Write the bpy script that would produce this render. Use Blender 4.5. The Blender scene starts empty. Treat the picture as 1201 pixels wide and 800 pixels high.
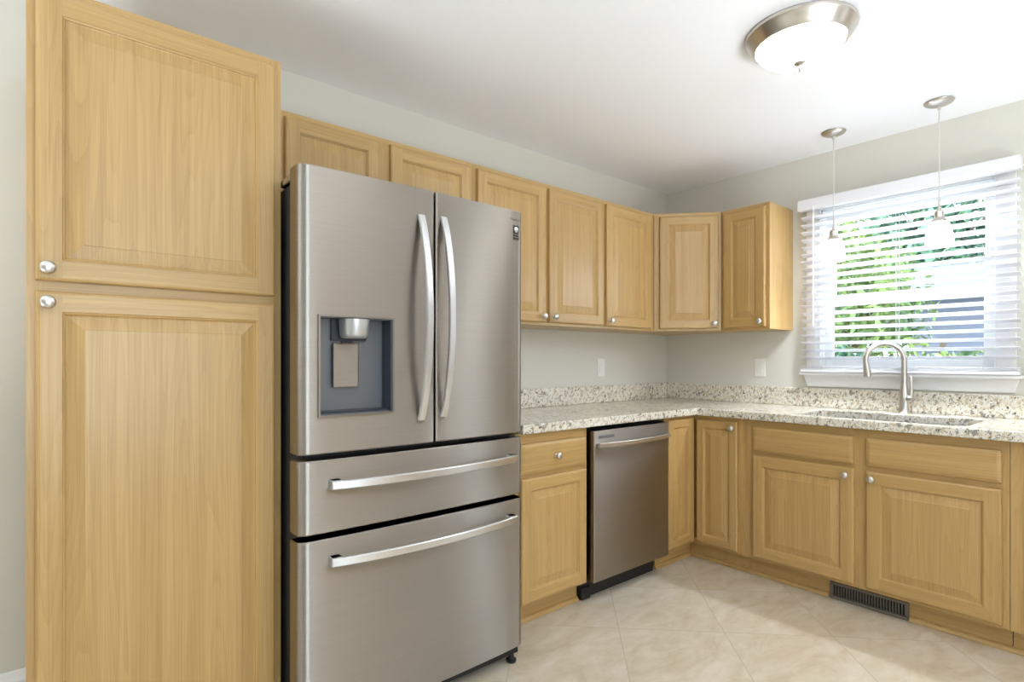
import bpy, bmesh, math, random
from mathutils import Vector, Matrix
random.seed(7)
PI = math.pi
SC = bpy.context.scene
COL = SC.collection

# ------------------------------------------------------------------ camera
cam_d = bpy.data.cameras.new('camera')
cam_d.sensor_width = 36.0
cam_d.lens = 36.0 * 650.1 / 1201.0
cam_d.shift_y = 22.3 / 1201.0
cam_d.clip_start = 0.05
cam = bpy.data.objects.new('camera', cam_d)
COL.objects.link(cam)
cam.location = (-3.570, -2.4506, 1.1917)
cam.rotation_euler = (PI / 2, 0, 0.8732 - PI / 2)
SC.camera = cam

# ------------------------------------------------------------------ light
EXPOSURE = 0.64
P_PENDANT = 14.0       # emission of the pendant shades
P_FLUSH = 8.0         # emission of the flush light's bowl
P_BULB = 55.0          # bulb inside each open-bottomed pendant shade
P_REAR_FILL = 4.0          # added fill light behind the camera
SKY = 4.8
SUN = 5.5
SC.view_settings.view_transform = 'Standard'
SC.view_settings.look = 'None'
SC.view_settings.exposure = EXPOSURE
SC.view_settings.gamma = 1.0
SC.view_settings.use_curve_mapping = False
try:
    SC.cycles.use_denoising = True
    SC.cycles.max_bounces = 10
    SC.cycles.diffuse_bounces = 6
    SC.cycles.sample_clamp_indirect = 6.0
    SC.cycles.caustics_reflective = False
    SC.cycles.caustics_refractive = False
except Exception:
    pass

world = bpy.data.worlds.new('world')
SC.world = world
world.use_nodes = True
bg = world.node_tree.nodes['Background']
bg.inputs['Color'].default_value = (0.72, 0.87, 1.0, 1)
bg.inputs['Strength'].default_value = SKY

def add_light(name, kind, loc, rot, energy, color=(1, 1, 1), size=1.0, size_y=None, spread=None):
    d = bpy.data.lights.new(name, kind)
    d.energy = energy
    d.color = color
    if kind == 'AREA':
        d.shape = 'RECTANGLE'
        d.size = size
        d.size_y = size_y or size
        if spread: d.spread = spread
    if kind == 'SUN':
        d.angle = math.radians(1.0)
    o = bpy.data.objects.new(name, d)
    COL.objects.link(o)
    o.location = loc
    o.rotation_euler = rot
    return o

# sun over the garden (comes from behind the house, never enters the room)
add_light('sun', 'SUN', (0, 6, 8), (math.radians(-42), math.radians(-22), 0), SUN, (1.0, 0.95, 0.86))
# added fill light outside the opening behind the camera, tilted upward
add_light('added_rear_fill', 'AREA', (-3.3, -4.72, 1.2), (PI / 2 + 0.5, 0, 0), P_REAR_FILL, (0.88, 0.95, 1.0), 1.6, 1.4)
for _p, _e in (((-1.9, -4.0, 0.4), 57.0), ((-3.4, -4.2, 0.4), 12.0), ((-5.0, -1.1, 0.5), 22.0)):  # unseen upward lights added to brighten the ceiling
    add_light('added_ceiling_fill', 'AREA', _p, (PI, 0, 0), _e, (0.84, 0.92, 1.0), 0.9, 0.9, math.radians(145))
# ------------------------------------------------------------------ materials
def new_mat(name):
    m = bpy.data.materials.new(name)
    m.use_nodes = True
    nt = m.node_tree
    b = nt.nodes['Principled BSDF']
    return m, nt, b

def N(nt, t, **kw):
    n = nt.nodes.new(t)
    for k, v in kw.items():
        setattr(n, k, v)
    return n

def lin(c):
    return tuple(((x / 255.0) / 12.92 if x / 255.0 <= 0.04045 else ((x / 255.0 + 0.055) / 1.055) ** 2.4) for x in c) + (1,)

def simple(name, rgb, rough=0.5, metal=0.0, spec=None, bump=0.0, bscale=200):
    m, nt, b = new_mat(name)
    b.inputs['Base Color'].default_value = lin(rgb)
    b.inputs['Roughness'].default_value = rough
    b.inputs['Metallic'].default_value = metal
    if spec is not None:
        b.inputs['Specular IOR Level'].default_value = spec
    tc = N(nt, 'ShaderNodeTexCoord')
    no = N(nt, 'ShaderNodeTexNoise')
    no.inputs['Scale'].default_value = bscale
    no.inputs['Detail'].default_value = 3
    nt.links.new(tc.outputs['Object'], no.inputs['Vector'])
    if bump > 0:
        bp = N(nt, 'ShaderNodeBump')
        bp.inputs['Strength'].default_value = bump
        bp.inputs['Distance'].default_value = 0.002
        nt.links.new(no.outputs['Fac'], bp.inputs['Height'])
        nt.links.new(bp.outputs['Normal'], b.inputs['Normal'])
    return m

def mapping(nt, src, scale, loc=(0, 0, 0), rot=(0, 0, 0)):
    mp = N(nt, 'ShaderNodeMapping')
    mp.inputs['Scale'].default_value = scale
    mp.inputs['Location'].default_value = loc
    mp.inputs['Rotation'].default_value = rot
    nt.links.new(src, mp.inputs['Vector'])
    return mp.outputs['Vector']

def noise(nt, vec, scale=1.0, detail=2.0, rough=0.5, dist=0.0):
    n = N(nt, 'ShaderNodeTexNoise')
    n.inputs['Scale'].default_value = scale
    n.inputs['Detail'].default_value = detail
    n.inputs['Roughness'].default_value = rough
    n.inputs['Distortion'].default_value = dist
    nt.links.new(vec, n.inputs['Vector'])
    return n.outputs['Fac']

def ramp(nt, fac, stops, interp='LINEAR'):
    r = N(nt, 'ShaderNodeValToRGB')
    r.color_ramp.interpolation = interp
    el = r.color_ramp.elements
    while len(el) < len(stops):
        el.new(0.5)
    for e, (p, c) in zip(el, stops):
        e.position = p
        e.color = c
    nt.links.new(fac, r.inputs['Fac'])
    return r.outputs['Color']

def math_node(nt, op, a, b=None, c=None):
    m = N(nt, 'ShaderNodeMath', operation=op)
    for i, v in enumerate((a, b, c)):
        if v is None: continue
        if isinstance(v, (int, float)):
            m.inputs[i].default_value = v
        else:
            nt.links.new(v, m.inputs[i])
    return m.outputs[0]

def mix(nt, fac, a, b, blend='MIX'):
    m = N(nt, 'ShaderNodeMix', data_type='RGBA', blend_type=blend)
    for idx, v in ((0, fac), (6, a), (7, b)):
        if isinstance(v, (int, float)):
            m.inputs[idx].default_value = v
        elif isinstance(v, tuple):
            m.inputs[idx].default_value = v
        else:
            nt.links.new(v, m.inputs[idx])
    return m.outputs[2]

def oak(name, horizontal=False, light=(192, 158, 101), dark=(160, 125, 71), gloss=0.38):
    m, nt, b = new_mat(name)
    tc = N(nt, 'ShaderNodeTexCoord')
    oi = N(nt, 'ShaderNodeObjectInfo')
    add = N(nt, 'ShaderNodeVectorMath', operation='ADD')
    sc = N(nt, 'ShaderNodeVectorMath', operation='SCALE')
    comb = N(nt, 'ShaderNodeCombineXYZ')
    for i in range(3):
        nt.links.new(oi.outputs['Random'], comb.inputs[i])
    nt.links.new(comb.outputs[0], sc.inputs[0])
    sc.inputs['Scale'].default_value = 37.0
    nt.links.new(tc.outputs['Object'], add.inputs[0])
    nt.links.new(sc.outputs[0], add.inputs[1])
    v = add.outputs[0]
    g = (0.45, 4.0, 8.0) if horizontal else (8.0, 4.0, 0.45)
    # cathedral growth rings: contour lines of a stretched field
    f1 = noise(nt, mapping(nt, v, g), 1.0, 1.5, 0.45, 0.15)
    k = math_node(nt, 'MULTIPLY', f1, 34.0)
    fr = math_node(nt, 'FRACT', k)
    ring = math_node(nt, 'POWER', fr, 2.2)
    g2 = (3.0, 40.0, 300.0) if horizontal else (300.0, 40.0, 3.0)
    pores = noise(nt, mapping(nt, v, g2), 1.0, 2.0, 0.6)
    g3 = (0.6, 14.0, 40.0) if horizontal else (40.0, 14.0, 0.6)
    band = noise(nt, mapping(nt, v, g3), 1.0, 2.0, 0.6)
    t = math_node(nt, 'MULTIPLY', ring, 0.17)
    t = math_node(nt, 'ADD', t, math_node(nt, 'MULTIPLY', math_node(nt, 'SUBTRACT', pores, 0.42), 0.9))
    t = math_node(nt, 'ADD', t, math_node(nt, 'MULTIPLY', math_node(nt, 'SUBTRACT', band, 0.4), 0.75))
    c = ramp(nt, t, [(0.0, lin(light)), (0.75, lin(dark))])
    # small board to board difference
    hsv = N(nt, 'ShaderNodeHueSaturation')
    nt.links.new(c, hsv.inputs['Color'])
    nt.links.new(math_node(nt, 'ADD', math_node(nt, 'MULTIPLY', oi.outputs['Random'], 0.07), 0.965), hsv.inputs['Value'])
    nt.links.new(hsv.outputs['Color'], b.inputs['Base Color'])
    b.inputs['Roughness'].default_value = gloss
    b.inputs['Coat Weight'].default_value = 0.25
    b.inputs['Coat Roughness'].default_value = 0.28
    b.inputs['Specular IOR Level'].default_value = 0.45
    bp = N(nt, 'ShaderNodeBump')
    bp.inputs['Strength'].default_value = 0.12
    bp.inputs['Distance'].default_value = 0.001
    nt.links.new(pores, bp.inputs['Height'])
    nt.links.new(bp.outputs['Normal'], b.inputs['Normal'])
    return m

def granite(name):
    m, nt, b = new_mat(name)
    tc = N(nt, 'ShaderNodeTexCoord')
    v = mapping(nt, tc.outputs['Object'], (1, 1, 1), rot=(0.3, 0.5, 0.6))
    warp = mapping(nt, v, (26, 50, 44))
    n1 = noise(nt, warp, 1.0, 4.0, 0.62, 0.5)
    n2 = noise(nt, mapping(nt, v, (34, 80, 60), (5, 3, 1)), 1.0, 3.0, 0.6, 0.6)
    n3 = noise(nt, mapping(nt, v, (38, 92, 70), (9, 1, 7)), 1.0, 3.0, 0.6, 0.3)
    n4 = noise(nt, mapping(nt, v, (5, 5, 5), (2, 8, 4)), 1.0, 2.0, 0.5)
    cream = lin((222, 216, 200)); tan = lin((196, 182, 156)); grey = lin((150, 144, 132)); dark = lin((66, 58, 54)); white = lin((240, 238, 230))
    c = mix(nt, ramp(nt, n1, [(0.38, (0, 0, 0, 1)), (0.62, (1, 1, 1, 1))]), cream, white)
    c = mix(nt, ramp(nt, n2, [(0.50, (0, 0, 0, 1)), (0.60, (1, 1, 1, 1))]), c, tan)
    c = mix(nt, ramp(nt, math_node(nt, 'ADD', n1, math_node(nt, 'MULTIPLY', math_node(nt, 'SUBTRACT', n4, 0.5), 0.25)), [(0.56, (0, 0, 0, 1)), (0.64, (1, 1, 1, 1))]), c, grey)
    c = mix(nt, ramp(nt, n3, [(0.585, (0, 0, 0, 1)), (0.68, (1, 1, 1, 1))]), c, dark)
    nt.links.new(c, b.inputs['Base Color'])
    b.inputs['Roughness'].default_value = 0.16
    b.inputs['Specular IOR Level'].default_value = 0.5
    return m

def tile_floor(name):
    m, nt, b = new_mat(name)
    tc = N(nt, 'ShaderNodeTexCoord')
    sep = N(nt, 'ShaderNodeSeparateXYZ')
    nt.links.new(tc.outputs['Object'], sep.inputs[0])
    P = 0.646
    u = math_node(nt, 'DIVIDE', math_node(nt, 'ADD', math_node(nt, 'SUBTRACT', sep.outputs[0], sep.outputs[1]), 0.112 + 20 * P), P)
    w = math_node(nt, 'DIVIDE', math_node(nt, 'ADD', math_node(nt, 'ADD', sep.outputs[0], sep.outputs[1]), 2.49 + 20 * P), P)
    def groove(t):
        f = math_node(nt, 'FRACT', t)
        d = math_node(nt, 'MINIMUM', f, math_node(nt, 'SUBTRACT', 1.0, f))
        return math_node(nt, 'LESS_THAN', d, 0.0038)
    g = math_node(nt, 'MAXIMUM', groove(u), groove(w))
    comb = N(nt, 'ShaderNodeCombineXYZ')
    nt.links.new(math_node(nt, 'FLOOR', u), comb.inputs[0])
    nt.links.new(math_node(nt, 'FLOOR', w), comb.inputs[1])
    wn = N(nt, 'ShaderNodeTexWhiteNoise')
    nt.links.new(comb.outputs[0], wn.inputs['Vector'])
    off = N(nt, 'ShaderNodeVectorMath', operation='SCALE')
    nt.links.new(wn.outputs['Color'], off.inputs[0]); off.inputs['Scale'].default_value = 30
    vv = N(nt, 'ShaderNodeVectorMath', operation='ADD')
    nt.links.new(tc.outputs['Object'], vv.inputs[0]); nt.links.new(off.outputs[0], vv.inputs[1])
    n1 = noise(nt, mapping(nt, vv.outputs[0], (3.2, 7.0, 1), rot=(0, 0, 0.6)), 1.0, 5.0, 0.6, 1.2)
    n2 = noise(nt, mapping(nt, vv.outputs[0], (16, 30, 1), rot=(0, 0, 0.5)), 1.0, 4.0, 0.65, 0.6)
    t = math_node(nt, 'ADD', math_node(nt, 'MULTIPLY', n1, 0.7), math_node(nt, 'MULTIPLY', n2, 0.3))
    c = ramp(nt, t, [(0.30, lin((184, 166, 138))), (0.48, lin((201, 188, 165))), (0.68, lin((214, 205, 190)))])
    c = mix(nt, g, c, lin((176, 164, 142)))
    nt.links.new(c, b.inputs['Base Color'])
    b.inputs['Roughness'].default_value = 0.32
    b.inputs['Specular IOR Level'].default_value = 0.4
    bp = N(nt, 'ShaderNodeBump')
    bp.inputs['Strength'].default_value = 0.3
    bp.inputs['Distance'].default_value = 0.002
    nt.links.new(math_node(nt, 'SUBTRACT', 1.0, g), bp.inputs['Height'])
    nt.links.new(bp.outputs['Normal'], b.inputs['Normal'])
    return m

def steel(name, rgb=(176, 170, 161), rough=0.42, aniso=1.0, rot=0.0, horiz_lines=True):
    m, nt, b = new_mat(name)
    tc = N(nt, 'ShaderNodeTexCoord')
    g = (2.0, 2.0, 900.0) if horiz_lines else (900.0, 900.0, 2.0)
    n = noise(nt, mapping(nt, tc.outputs['Object'], g), 1.0, 2.0, 0.6)
    c = ramp(nt, n, [(0.3, lin(tuple(x - 3 for x in rgb))), (0.7, lin(tuple(x + 3 for x in rgb)))])
    nt.links.new(c, b.inputs['Base Color'])
    b.inputs['Metallic'].default_value = 1.0
    b.inputs['Roughness'].default_value = rough
    b.inputs['Anisotropic'].default_value = aniso
    b.inputs['Anisotropic Rotation'].default_value = rot
    tg = N(nt, 'ShaderNodeCombineXYZ')
    tg.inputs[2].default_value = 1.0
    nt.links.new(tg.outputs[0], b.inputs['Tangent'])
    return m

def emit(name, rgb, strength, base=(255, 255, 255)):
    m, nt, b = new_mat(name)
    b.inputs['Base Color'].default_value = lin(base)
    b.inputs['Emission Color'].default_value = lin(rgb)
    b.inputs['Emission Strength'].default_value = strength
    b.inputs['Roughness'].default_value = 0.3
    return m

def glass_mat(name):
    m, nt, b = new_mat(name)
    nt.nodes.remove(b)
    out = nt.nodes['Material Output']
    tr = N(nt, 'ShaderNodeBsdfTransparent')
    gl = N(nt, 'ShaderNodeBsdfGlossy')
    gl.inputs['Roughness'].default_value = 0.02
    fr = N(nt, 'ShaderNodeFresnel'); fr.inputs[0].default_value = 1.08
    mx = N(nt, 'ShaderNodeMixShader')
    nt.links.new(fr.outputs[0], mx.inputs[0]); nt.links.new(tr.outputs[0], mx.inputs[1]); nt.links.new(gl.outputs[0], mx.inputs[2])
    nt.links.new(mx.outputs[0], out.inputs['Surface'])
    return m

def leafy(name, a, bcol):
    m, nt, b = new_mat(name)
    tc = N(nt, 'ShaderNodeTexCoord')
    n = noise(nt, tc.outputs['Object'], 2.2, 4.0, 0.6)
    c = ramp(nt, n, [(0.35, lin(a)), (0.65, lin(bcol))])
    nt.links.new(c, b.inputs['Base Color'])
    b.inputs['Roughness'].default_value = 0.5
    return m

M = {}
M['oak_v'] = oak('oak_vertical_grain')
M['oak_h'] = oak('oak_horizontal_grain', True)
M['wall'] = simple('wall_paint', (214, 212, 202), 0.75, bump=0.05, bscale=300)
M['ceil'] = simple('ceiling_paint', (249, 251, 255), 0.8, bump=0.08, bscale=220)
M['white'] = simple('white_trim_paint', (238, 238, 238), 0.4)
M['blind'] = simple('white_blind_vinyl', (226, 226, 230), 0.45)
M['plastic'] = simple('white_plastic', (236, 236, 232), 0.35)
M['slot'] = simple('dark_slot', (60, 58, 55), 0.6)
M['granite'] = granite('speckled_granite')
M['floor'] = tile_floor('travertine_tile')
M['steel'] = steel('brushed_steel')
M['steel_bar'] = steel('brushed_steel_handle', (222, 223, 224), 0.3, 0.3)
M['nickel'] = simple('brushed_nickel', (208, 203, 196), 0.32, 1.0)
M['knob'] = simple('satin_nickel_knob', (214, 212, 208), 0.32, 1.0)
M['sink'] = simple('sink_steel', (150, 148, 145), 0.3, 1.0)
M['black'] = simple('black_plastic', (22, 22, 26), 0.5)
M['fr_side'] = simple('fridge_side_grey', (52, 52, 56), 0.5, bump=0.1, bscale=500)
M['gasket'] = simple('dark_gasket', (34, 34, 36), 0.7)
M['disp'] = simple('dispenser_grey', (112, 116, 120), 0.35, 0.3)
M['disp_dark'] = simple('dispenser_dark', (46, 52, 64), 0.3)
M['bezel'] = simple('dispenser_bezel', (160, 158, 154), 0.3, 1.0)
M['chrome'] = simple('bright_chrome', (215, 215, 215), 0.18, 1.0)
M['nozzle'] = simple('nozzle_silver', (196, 198, 198), 0.38, 0.7)
M['badge_dark'] = simple('badge_dark', (44, 42, 42), 0.5)
M['badge_white'] = simple('badge_white', (225, 225, 222), 0.5)
M['badge_grey'] = simple('badge_grey', (105, 104, 104), 0.4)
M['vent'] = simple('grey_vent_metal', (122, 116, 108), 0.45, 0.6)
M['vent_dark'] = simple('vent_inside', (25, 24, 24), 0.8)
M['shade'] = emit('lit_frosted_glass_pendant', (240, 247, 255), P_PENDANT)
M['bowl'] = emit('lit_frosted_glass_bowl', (252, 253, 255), P_FLUSH)
M['bulb'] = emit('lit_bulb', (238, 246, 255), P_BULB * 12)
M['cord'] = simple('pale_cord', (215, 212, 206), 0.5)
M['glass'] = glass_mat('window_glass')
M['leaf1'] = leafy('leaf_bright', (58, 88, 50), (140, 160, 86))
M['leaf2'] = leafy('leaf_deep', (44, 78, 70), (104, 142, 104))
M['bark'] = simple('bark', (92, 78, 64), 0.9, bump=0.6, bscale=40)
M['grass'] = leafy('lawn', (90, 130, 70), (150, 180, 105))
M['siding'] = simple('blue_grey_siding', (98, 103, 118), 0.6)
M['roof'] = simple('grey_shingle', (84, 90, 108), 0.9, bump=0.5, bscale=60)
M['bounce_ground'] = simple('pale_bounce_ground', (200, 196, 190), 0.8)
M['ext'] = simple('outside_wall', (205, 205, 200), 0.8)
M['warm'] = simple('tan_for_reflections', (126, 98, 62), 0.6)  # tan made up for unseen walls, to warm the steel's reflections

# ------------------------------------------------------------------ mesh helpers
def link(name, bm, mats, parent=None, loc=(0, 0, 0), rot=(0, 0, 0), smooth=None, kind=None):
    me = bpy.data.meshes.new(name)
    bmesh.ops.recalc_face_normals(bm, faces=bm.faces)
    bm.to_mesh(me)
    bm.free()
    if not isinstance(mats, (list, tuple)):
        mats = [mats]
    for m in mats:
        me.materials.append(M[m] if isinstance(m, str) else m)
    if smooth is not None:
        for p in me.polygons:
            p.use_smooth = True
        me.set_sharp_from_angle(angle=math.radians(smooth))
    o = bpy.data.objects.new(name, me)
    COL.objects.link(o)
    o.location = loc
    o.rotation_euler = rot
    if parent: o.parent = parent
    if kind: o['kind'] = kind
    return o

def bevel(o, w=0.003, seg=2):
    md = o.modifiers.new('bevel', 'BEVEL')
    md.width = w
    md.segments = seg
    md.limit_method = 'ANGLE'
    md.angle_limit = math.radians(35)
    return o

def tag(o, label, cat, group=None):
    o['label'] = label
    o['category'] = cat
    if group: o['group'] = group
    return o

def thing(name, label, cat, loc=(0, 0, 0), rz=0.0, group=None):
    o = bpy.data.objects.new(name, None)
    COL.objects.link(o)
    o.location = loc
    o.rotation_euler = (0, 0, rz)
    o.empty_display_size = 0.1
    return tag(o, label, cat, group)

def box(bm, x0, x1, y0, y1, z0, z1, mi=0):
    v = [bm.verts.new(p) for p in ((x0, y0, z0), (x1, y0, z0), (x1, y1, z0), (x0, y1, z0), (x0, y0, z1), (x1, y0, z1), (x1, y1, z1), (x0, y1, z1))]
    for q in ((0, 3, 2, 1), (4, 5, 6, 7), (0, 1, 5, 4), (1, 2, 6, 5), (2, 3, 7, 6), (3, 0, 4, 7)):
        f = bm.faces.new([v[i] for i in q])
        f.material_index = mi

def NB(*boxes):
    bm = bmesh.new()
    for b in boxes: box(bm, *b)
    return bm

def lathe(bm, prof, seg=32, center=(0, 0, 0), axis='Z', mi=0):
    """prof: list of (radius, height) from one end to the other"""
    rings = []
    for r, h in prof:
        if r < 1e-6:
            p = (0, 0, h) if axis == 'Z' else (0, h, 0)
            rings.append([bm.verts.new(Vector(p) + Vector(center))])
        else:
            ring = []
            for i in range(seg):
                a = 2 * PI * i / seg
                p = (r * math.cos(a), r * math.sin(a), h) if axis == 'Z' else (r * math.cos(a), h, r * math.sin(a))
                ring.append(bm.verts.new(Vector(p) + Vector(center)))
            rings.append(ring)
    for a, b in zip(rings, rings[1:]):
        for i in range(seg):
            j = (i + 1) % seg
            if len(a) == 1 and len(b) == 1: continue
            if len(a) == 1: f = bm.faces.new((a[0], b[i], b[j]))
            elif len(b) == 1: f = bm.faces.new((a[i], a[j], b[0]))
            else: f = bm.faces.new((a[i], a[j], b[j], b[i]))
            f.material_index = mi

def tube(bm, pts, radii, seg=14, caps=True):
    pts = [Vector(p) for p in pts]
    if not isinstance(radii, (list, tuple)): radii = [radii] * len(pts)
    rings = []
    up = None
    for i, p in enumerate(pts):
        t = (pts[min(i + 1, len(pts) - 1)] - pts[max(i - 1, 0)]).normalized()
        if up is None:
            up = Vector((0, 0, 1)) if abs(t.z) < 0.9 else Vector((0, 1, 0))
        s = t.cross(up).normalized()
        up = s.cross(t).normalized()
        rings.append([bm.verts.new(p + radii[i] * (math.cos(2 * PI * k / seg) * s + math.sin(2 * PI * k / seg) * up)) for k in range(seg)])
    for a, b in zip(rings, rings[1:]):
        for i in range(seg):
            j = (i + 1) % seg
            bm.faces.new((a[i], a[j], b[j], b[i]))
    if caps:
        bm.faces.new(rings[0]); bm.faces.new(rings[-1])

def prism(bm, poly, z0, z1, mi=0):
    a = [bm.verts.new((x, y, z0)) for x, y in poly]
    b = [bm.verts.new((x, y, z1)) for x, y in poly]
    n = len(poly)
    for i in range(n):
        j = (i + 1) % n
        bm.faces.new((a[i], a[j], b[j], b[i])).material_index = mi
    bm.faces.new(a).material_index = mi
    bm.faces.new(b).material_index = mi

def plate(bm, outer, holes, z0, z1):
    """flat slab with holes"""
    loops = [outer] + holes
    for z in (z0, z1):
        edges = []
        for lp in loops:
            vs = [bm.verts.new((x, y, z)) for x, y in lp]
            for i in range(len(vs)):
                edges.append(bm.edges.new((vs[i], vs[(i + 1) % len(vs)])))
        bmesh.ops.triangle_fill(bm, use_beauty=True, use_dissolve=True, edges=edges)
    bm.verts.ensure_lookup_table()
    tot = sum(len(l) for l in loops)
    base = 0
    for lp in loops:
        n = len(lp)
        for i in range(n):
            j = (i + 1) % n
            a, b_ = bm.verts[base + i], bm.verts[base + j]
            c, d = bm.verts[base + tot + j], bm.verts[base + tot + i]
            bm.faces.new((a, b_, c, d))
        base += n

def rrect(x0, x1, y0, y1, r, n=6):
    out = []
    for cx, cy, a0 in ((x1 - r, y1 - r, 0), (x0 + r, y1 - r, PI / 2), (x0 + r, y0 + r, PI), (x1 - r, y0 + r, 1.5 * PI)):
        for k in range(n + 1):
            a = a0 + PI / 2 * k / n
            out.append((cx + r * math.cos(a), cy + r * math.sin(a)))
    return out

# ------------------------------------------------------------------ room shell
CEIL = 2.4345
XL, YB = -6.2, -4.6
T = 0.14
floor = link('floor', NB((XL - 0.2, T, YB - 0.2, T, -0.1, 0.0)), 'floor', kind='structure')
ceiling = link('ceiling', NB((XL - 0.2, T + 0.3, YB - 0.2, T + 0.3, CEIL, CEIL + 0.25)), 'ceil', kind='structure')
link('wall_north', NB((XL, T, 0.0, T, 0, CEIL)), 'wall', kind='structure')
# window wall (plane x = 0) with its opening
WY0, WY1, WZ0, WZ1 = -1.893, -1.087, 1.135, 2.095
bm = NB((0, T, WY1, 0.0, 0, CEIL), (0, T, -2.75, WY0, 0, CEIL), (0, T, WY0, WY1, 0, WZ0), (0, T, WY0, WY1, WZ1, CEIL))
link('wall_east', bm, 'wall', kind='structure')
link('wall_southeast', NB((0, T, YB, -4.20, 0, CEIL), (0, T, -3.65, -2.75, 0, CEIL), (0, T, -4.20, -3.65, 0, 0.25), (0, T, -4.20, -3.65, 2.05, CEIL)), 'warm', kind='structure')  # gap added so the sky puts a bright band in the fridge's reflection
# wall behind the camera with a wide opening added to let in fill light
bm = NB((XL, -4.1, YB - T, YB, 0, CEIL), (-2.5, T, YB - T, YB, 0, CEIL), (-4.1, -2.5, YB - T, YB, 2.0, CEIL), (-4.1, -2.5, YB - T, YB, 0, 0.5))
link('wall_south', bm, 'warm', kind='structure')
bm = NB((XL - T, XL, YB - T, T, 0, CEIL))
link('wall_west', bm, 'wall', kind='structure')
# baseboard left of the pantry
bm = bmesh.new()
prof = [(0, 0), (-0.016, 0), (-0.016, 0.115), (-0.013, 0.125), (-0.013, 0.138), (-0.008, 0.15), (-0.004, 0.165), (0, 0.17)]
va = [bm.verts.new((XL, y, z)) for y, z in prof]
vb = [bm.verts.new((-3.613, y, z)) for y, z in prof]
for i in range(len(prof)):
    j = (i + 1) % len(prof)
    bm.faces.new((va[i], va[j], vb[j], vb[i]))
bm.faces.new(va); bm.faces.new(vb)
link('baseboard_north', bm, 'white', kind='structure')

# ------------------------------------------------------------------ window
w_root = link('window_1', NB((0.0, 0.10, WY1 - 0.012, WY1, WZ0, WZ1), (0.0, 0.10, WY0, WY0 + 0.012, WZ0, WZ1),
                             (0.0, 0.10, WY0, WY1, WZ1 - 0.012, WZ1), (0.0, 0.10, WY0, WY1, WZ0, WZ0 + 0.012)), 'white', kind='structure')
def wpart(name, bm, mat, bv=0.003):
    o = link(name, bm, mat, w_root)
    if bv: bevel(o, bv)
    return o
# casing around the opening
wpart('window_casing', NB((-0.018, -0.0005, WY1 - 0.005, WY1 + 0.075, 1.118, 2.17), (-0.018, -0.0005, WY0 - 0.075, WY0 + 0.005, 1.118, 2.17),
                          (-0.018, -0.0005, WY0, WY1, WZ1 - 0.005, 2.17)), 'white')
wpart('window_sill', NB((-0.068, 0.05, WY0 - 0.1, WY1 + 0.1, 1.100, 1.119)), 'white', 0.005)
bm = bmesh.new()
ap = [(WY0 - 0.088, 1.0995), (WY1 + 0.092, 1.0995), (WY1 + 0.072, 1.032), (WY0 - 0.070, 1.032)]
a = [bm.verts.new((-0.0005, y, z)) for y, z in ap]
b = [bm.verts.new((-0.030, y, z)) for y, z in ap[:2]] + [bm.verts.new((-0.014, y, z)) for y, z in ap[2:]]
for i in range(4):
    j = (i + 1) % 4
    bm.faces.new((a[i], a[j], b[j], b[i]))
bm.faces.new(a); bm.faces.new(b)
wpart('window_apron', bm, 'white')
y0, y1 = WY0 + 0.012, WY1 - 0.012
def sash(name, x0, x1, z0, z1, top, bot):
    o = wpart(name, NB((x0, x1, y0, y0 + 0.042, z0, z1), (x0, x1, y1 - 0.042, y1, z0, z1),
                       (x0, x1, y0 + 0.042, y1 - 0.042, z1 - top, z1), (x0, x1, y0 + 0.042, y1 - 0.042, z0, z0 + bot)), 'white')
    xm = (x0 + x1) / 2
    link('window_pane', NB((xm - 0.002, xm + 0.002, y0 + 0.042, y1 - 0.042, z0 + bot, z1 - top)), 'glass', o)
sash('lower_sash', 0.036, 0.064, WZ0 + 0.012, 1.575, 0.045, 0.055)
sash('upper_sash', 0.068, 0.096, 1.535, WZ1 - 0.012, 0.045, 0.045)

# ------------------------------------------------------------------ wood doors, drawers, knobs
def knob(parent, x, z, y=0.0):
    bm = bmesh.new()
    lathe(bm, [(0.0085, 0.0), (0.0085, -0.002), (0.0055, -0.004), (0.005, -0.012), (0.008, -0.015), (0.0145, -0.018),
               (0.0165, -0.022), (0.0155, -0.0265), (0.011, -0.0295), (0.005, -0.031), (0, -0.0313)], 24, (0, 0, 0), 'Y')
    return link('knob', bm, 'knob', parent, (x, y, z), smooth=50)

def ring_faces(bm, A, B, mis):
    for i in range(4):
        j = (i + 1) % 4
        bm.faces.new((A[i], A[j], B[j], B[i])).material_index = mis[i]

def rect_loop(bm, w, h, d, y):
    return [bm.verts.new(p) for p in ((d, y, d), (w - d, y, d), (w - d, y, h - d), (d, y, h - d))]

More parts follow.
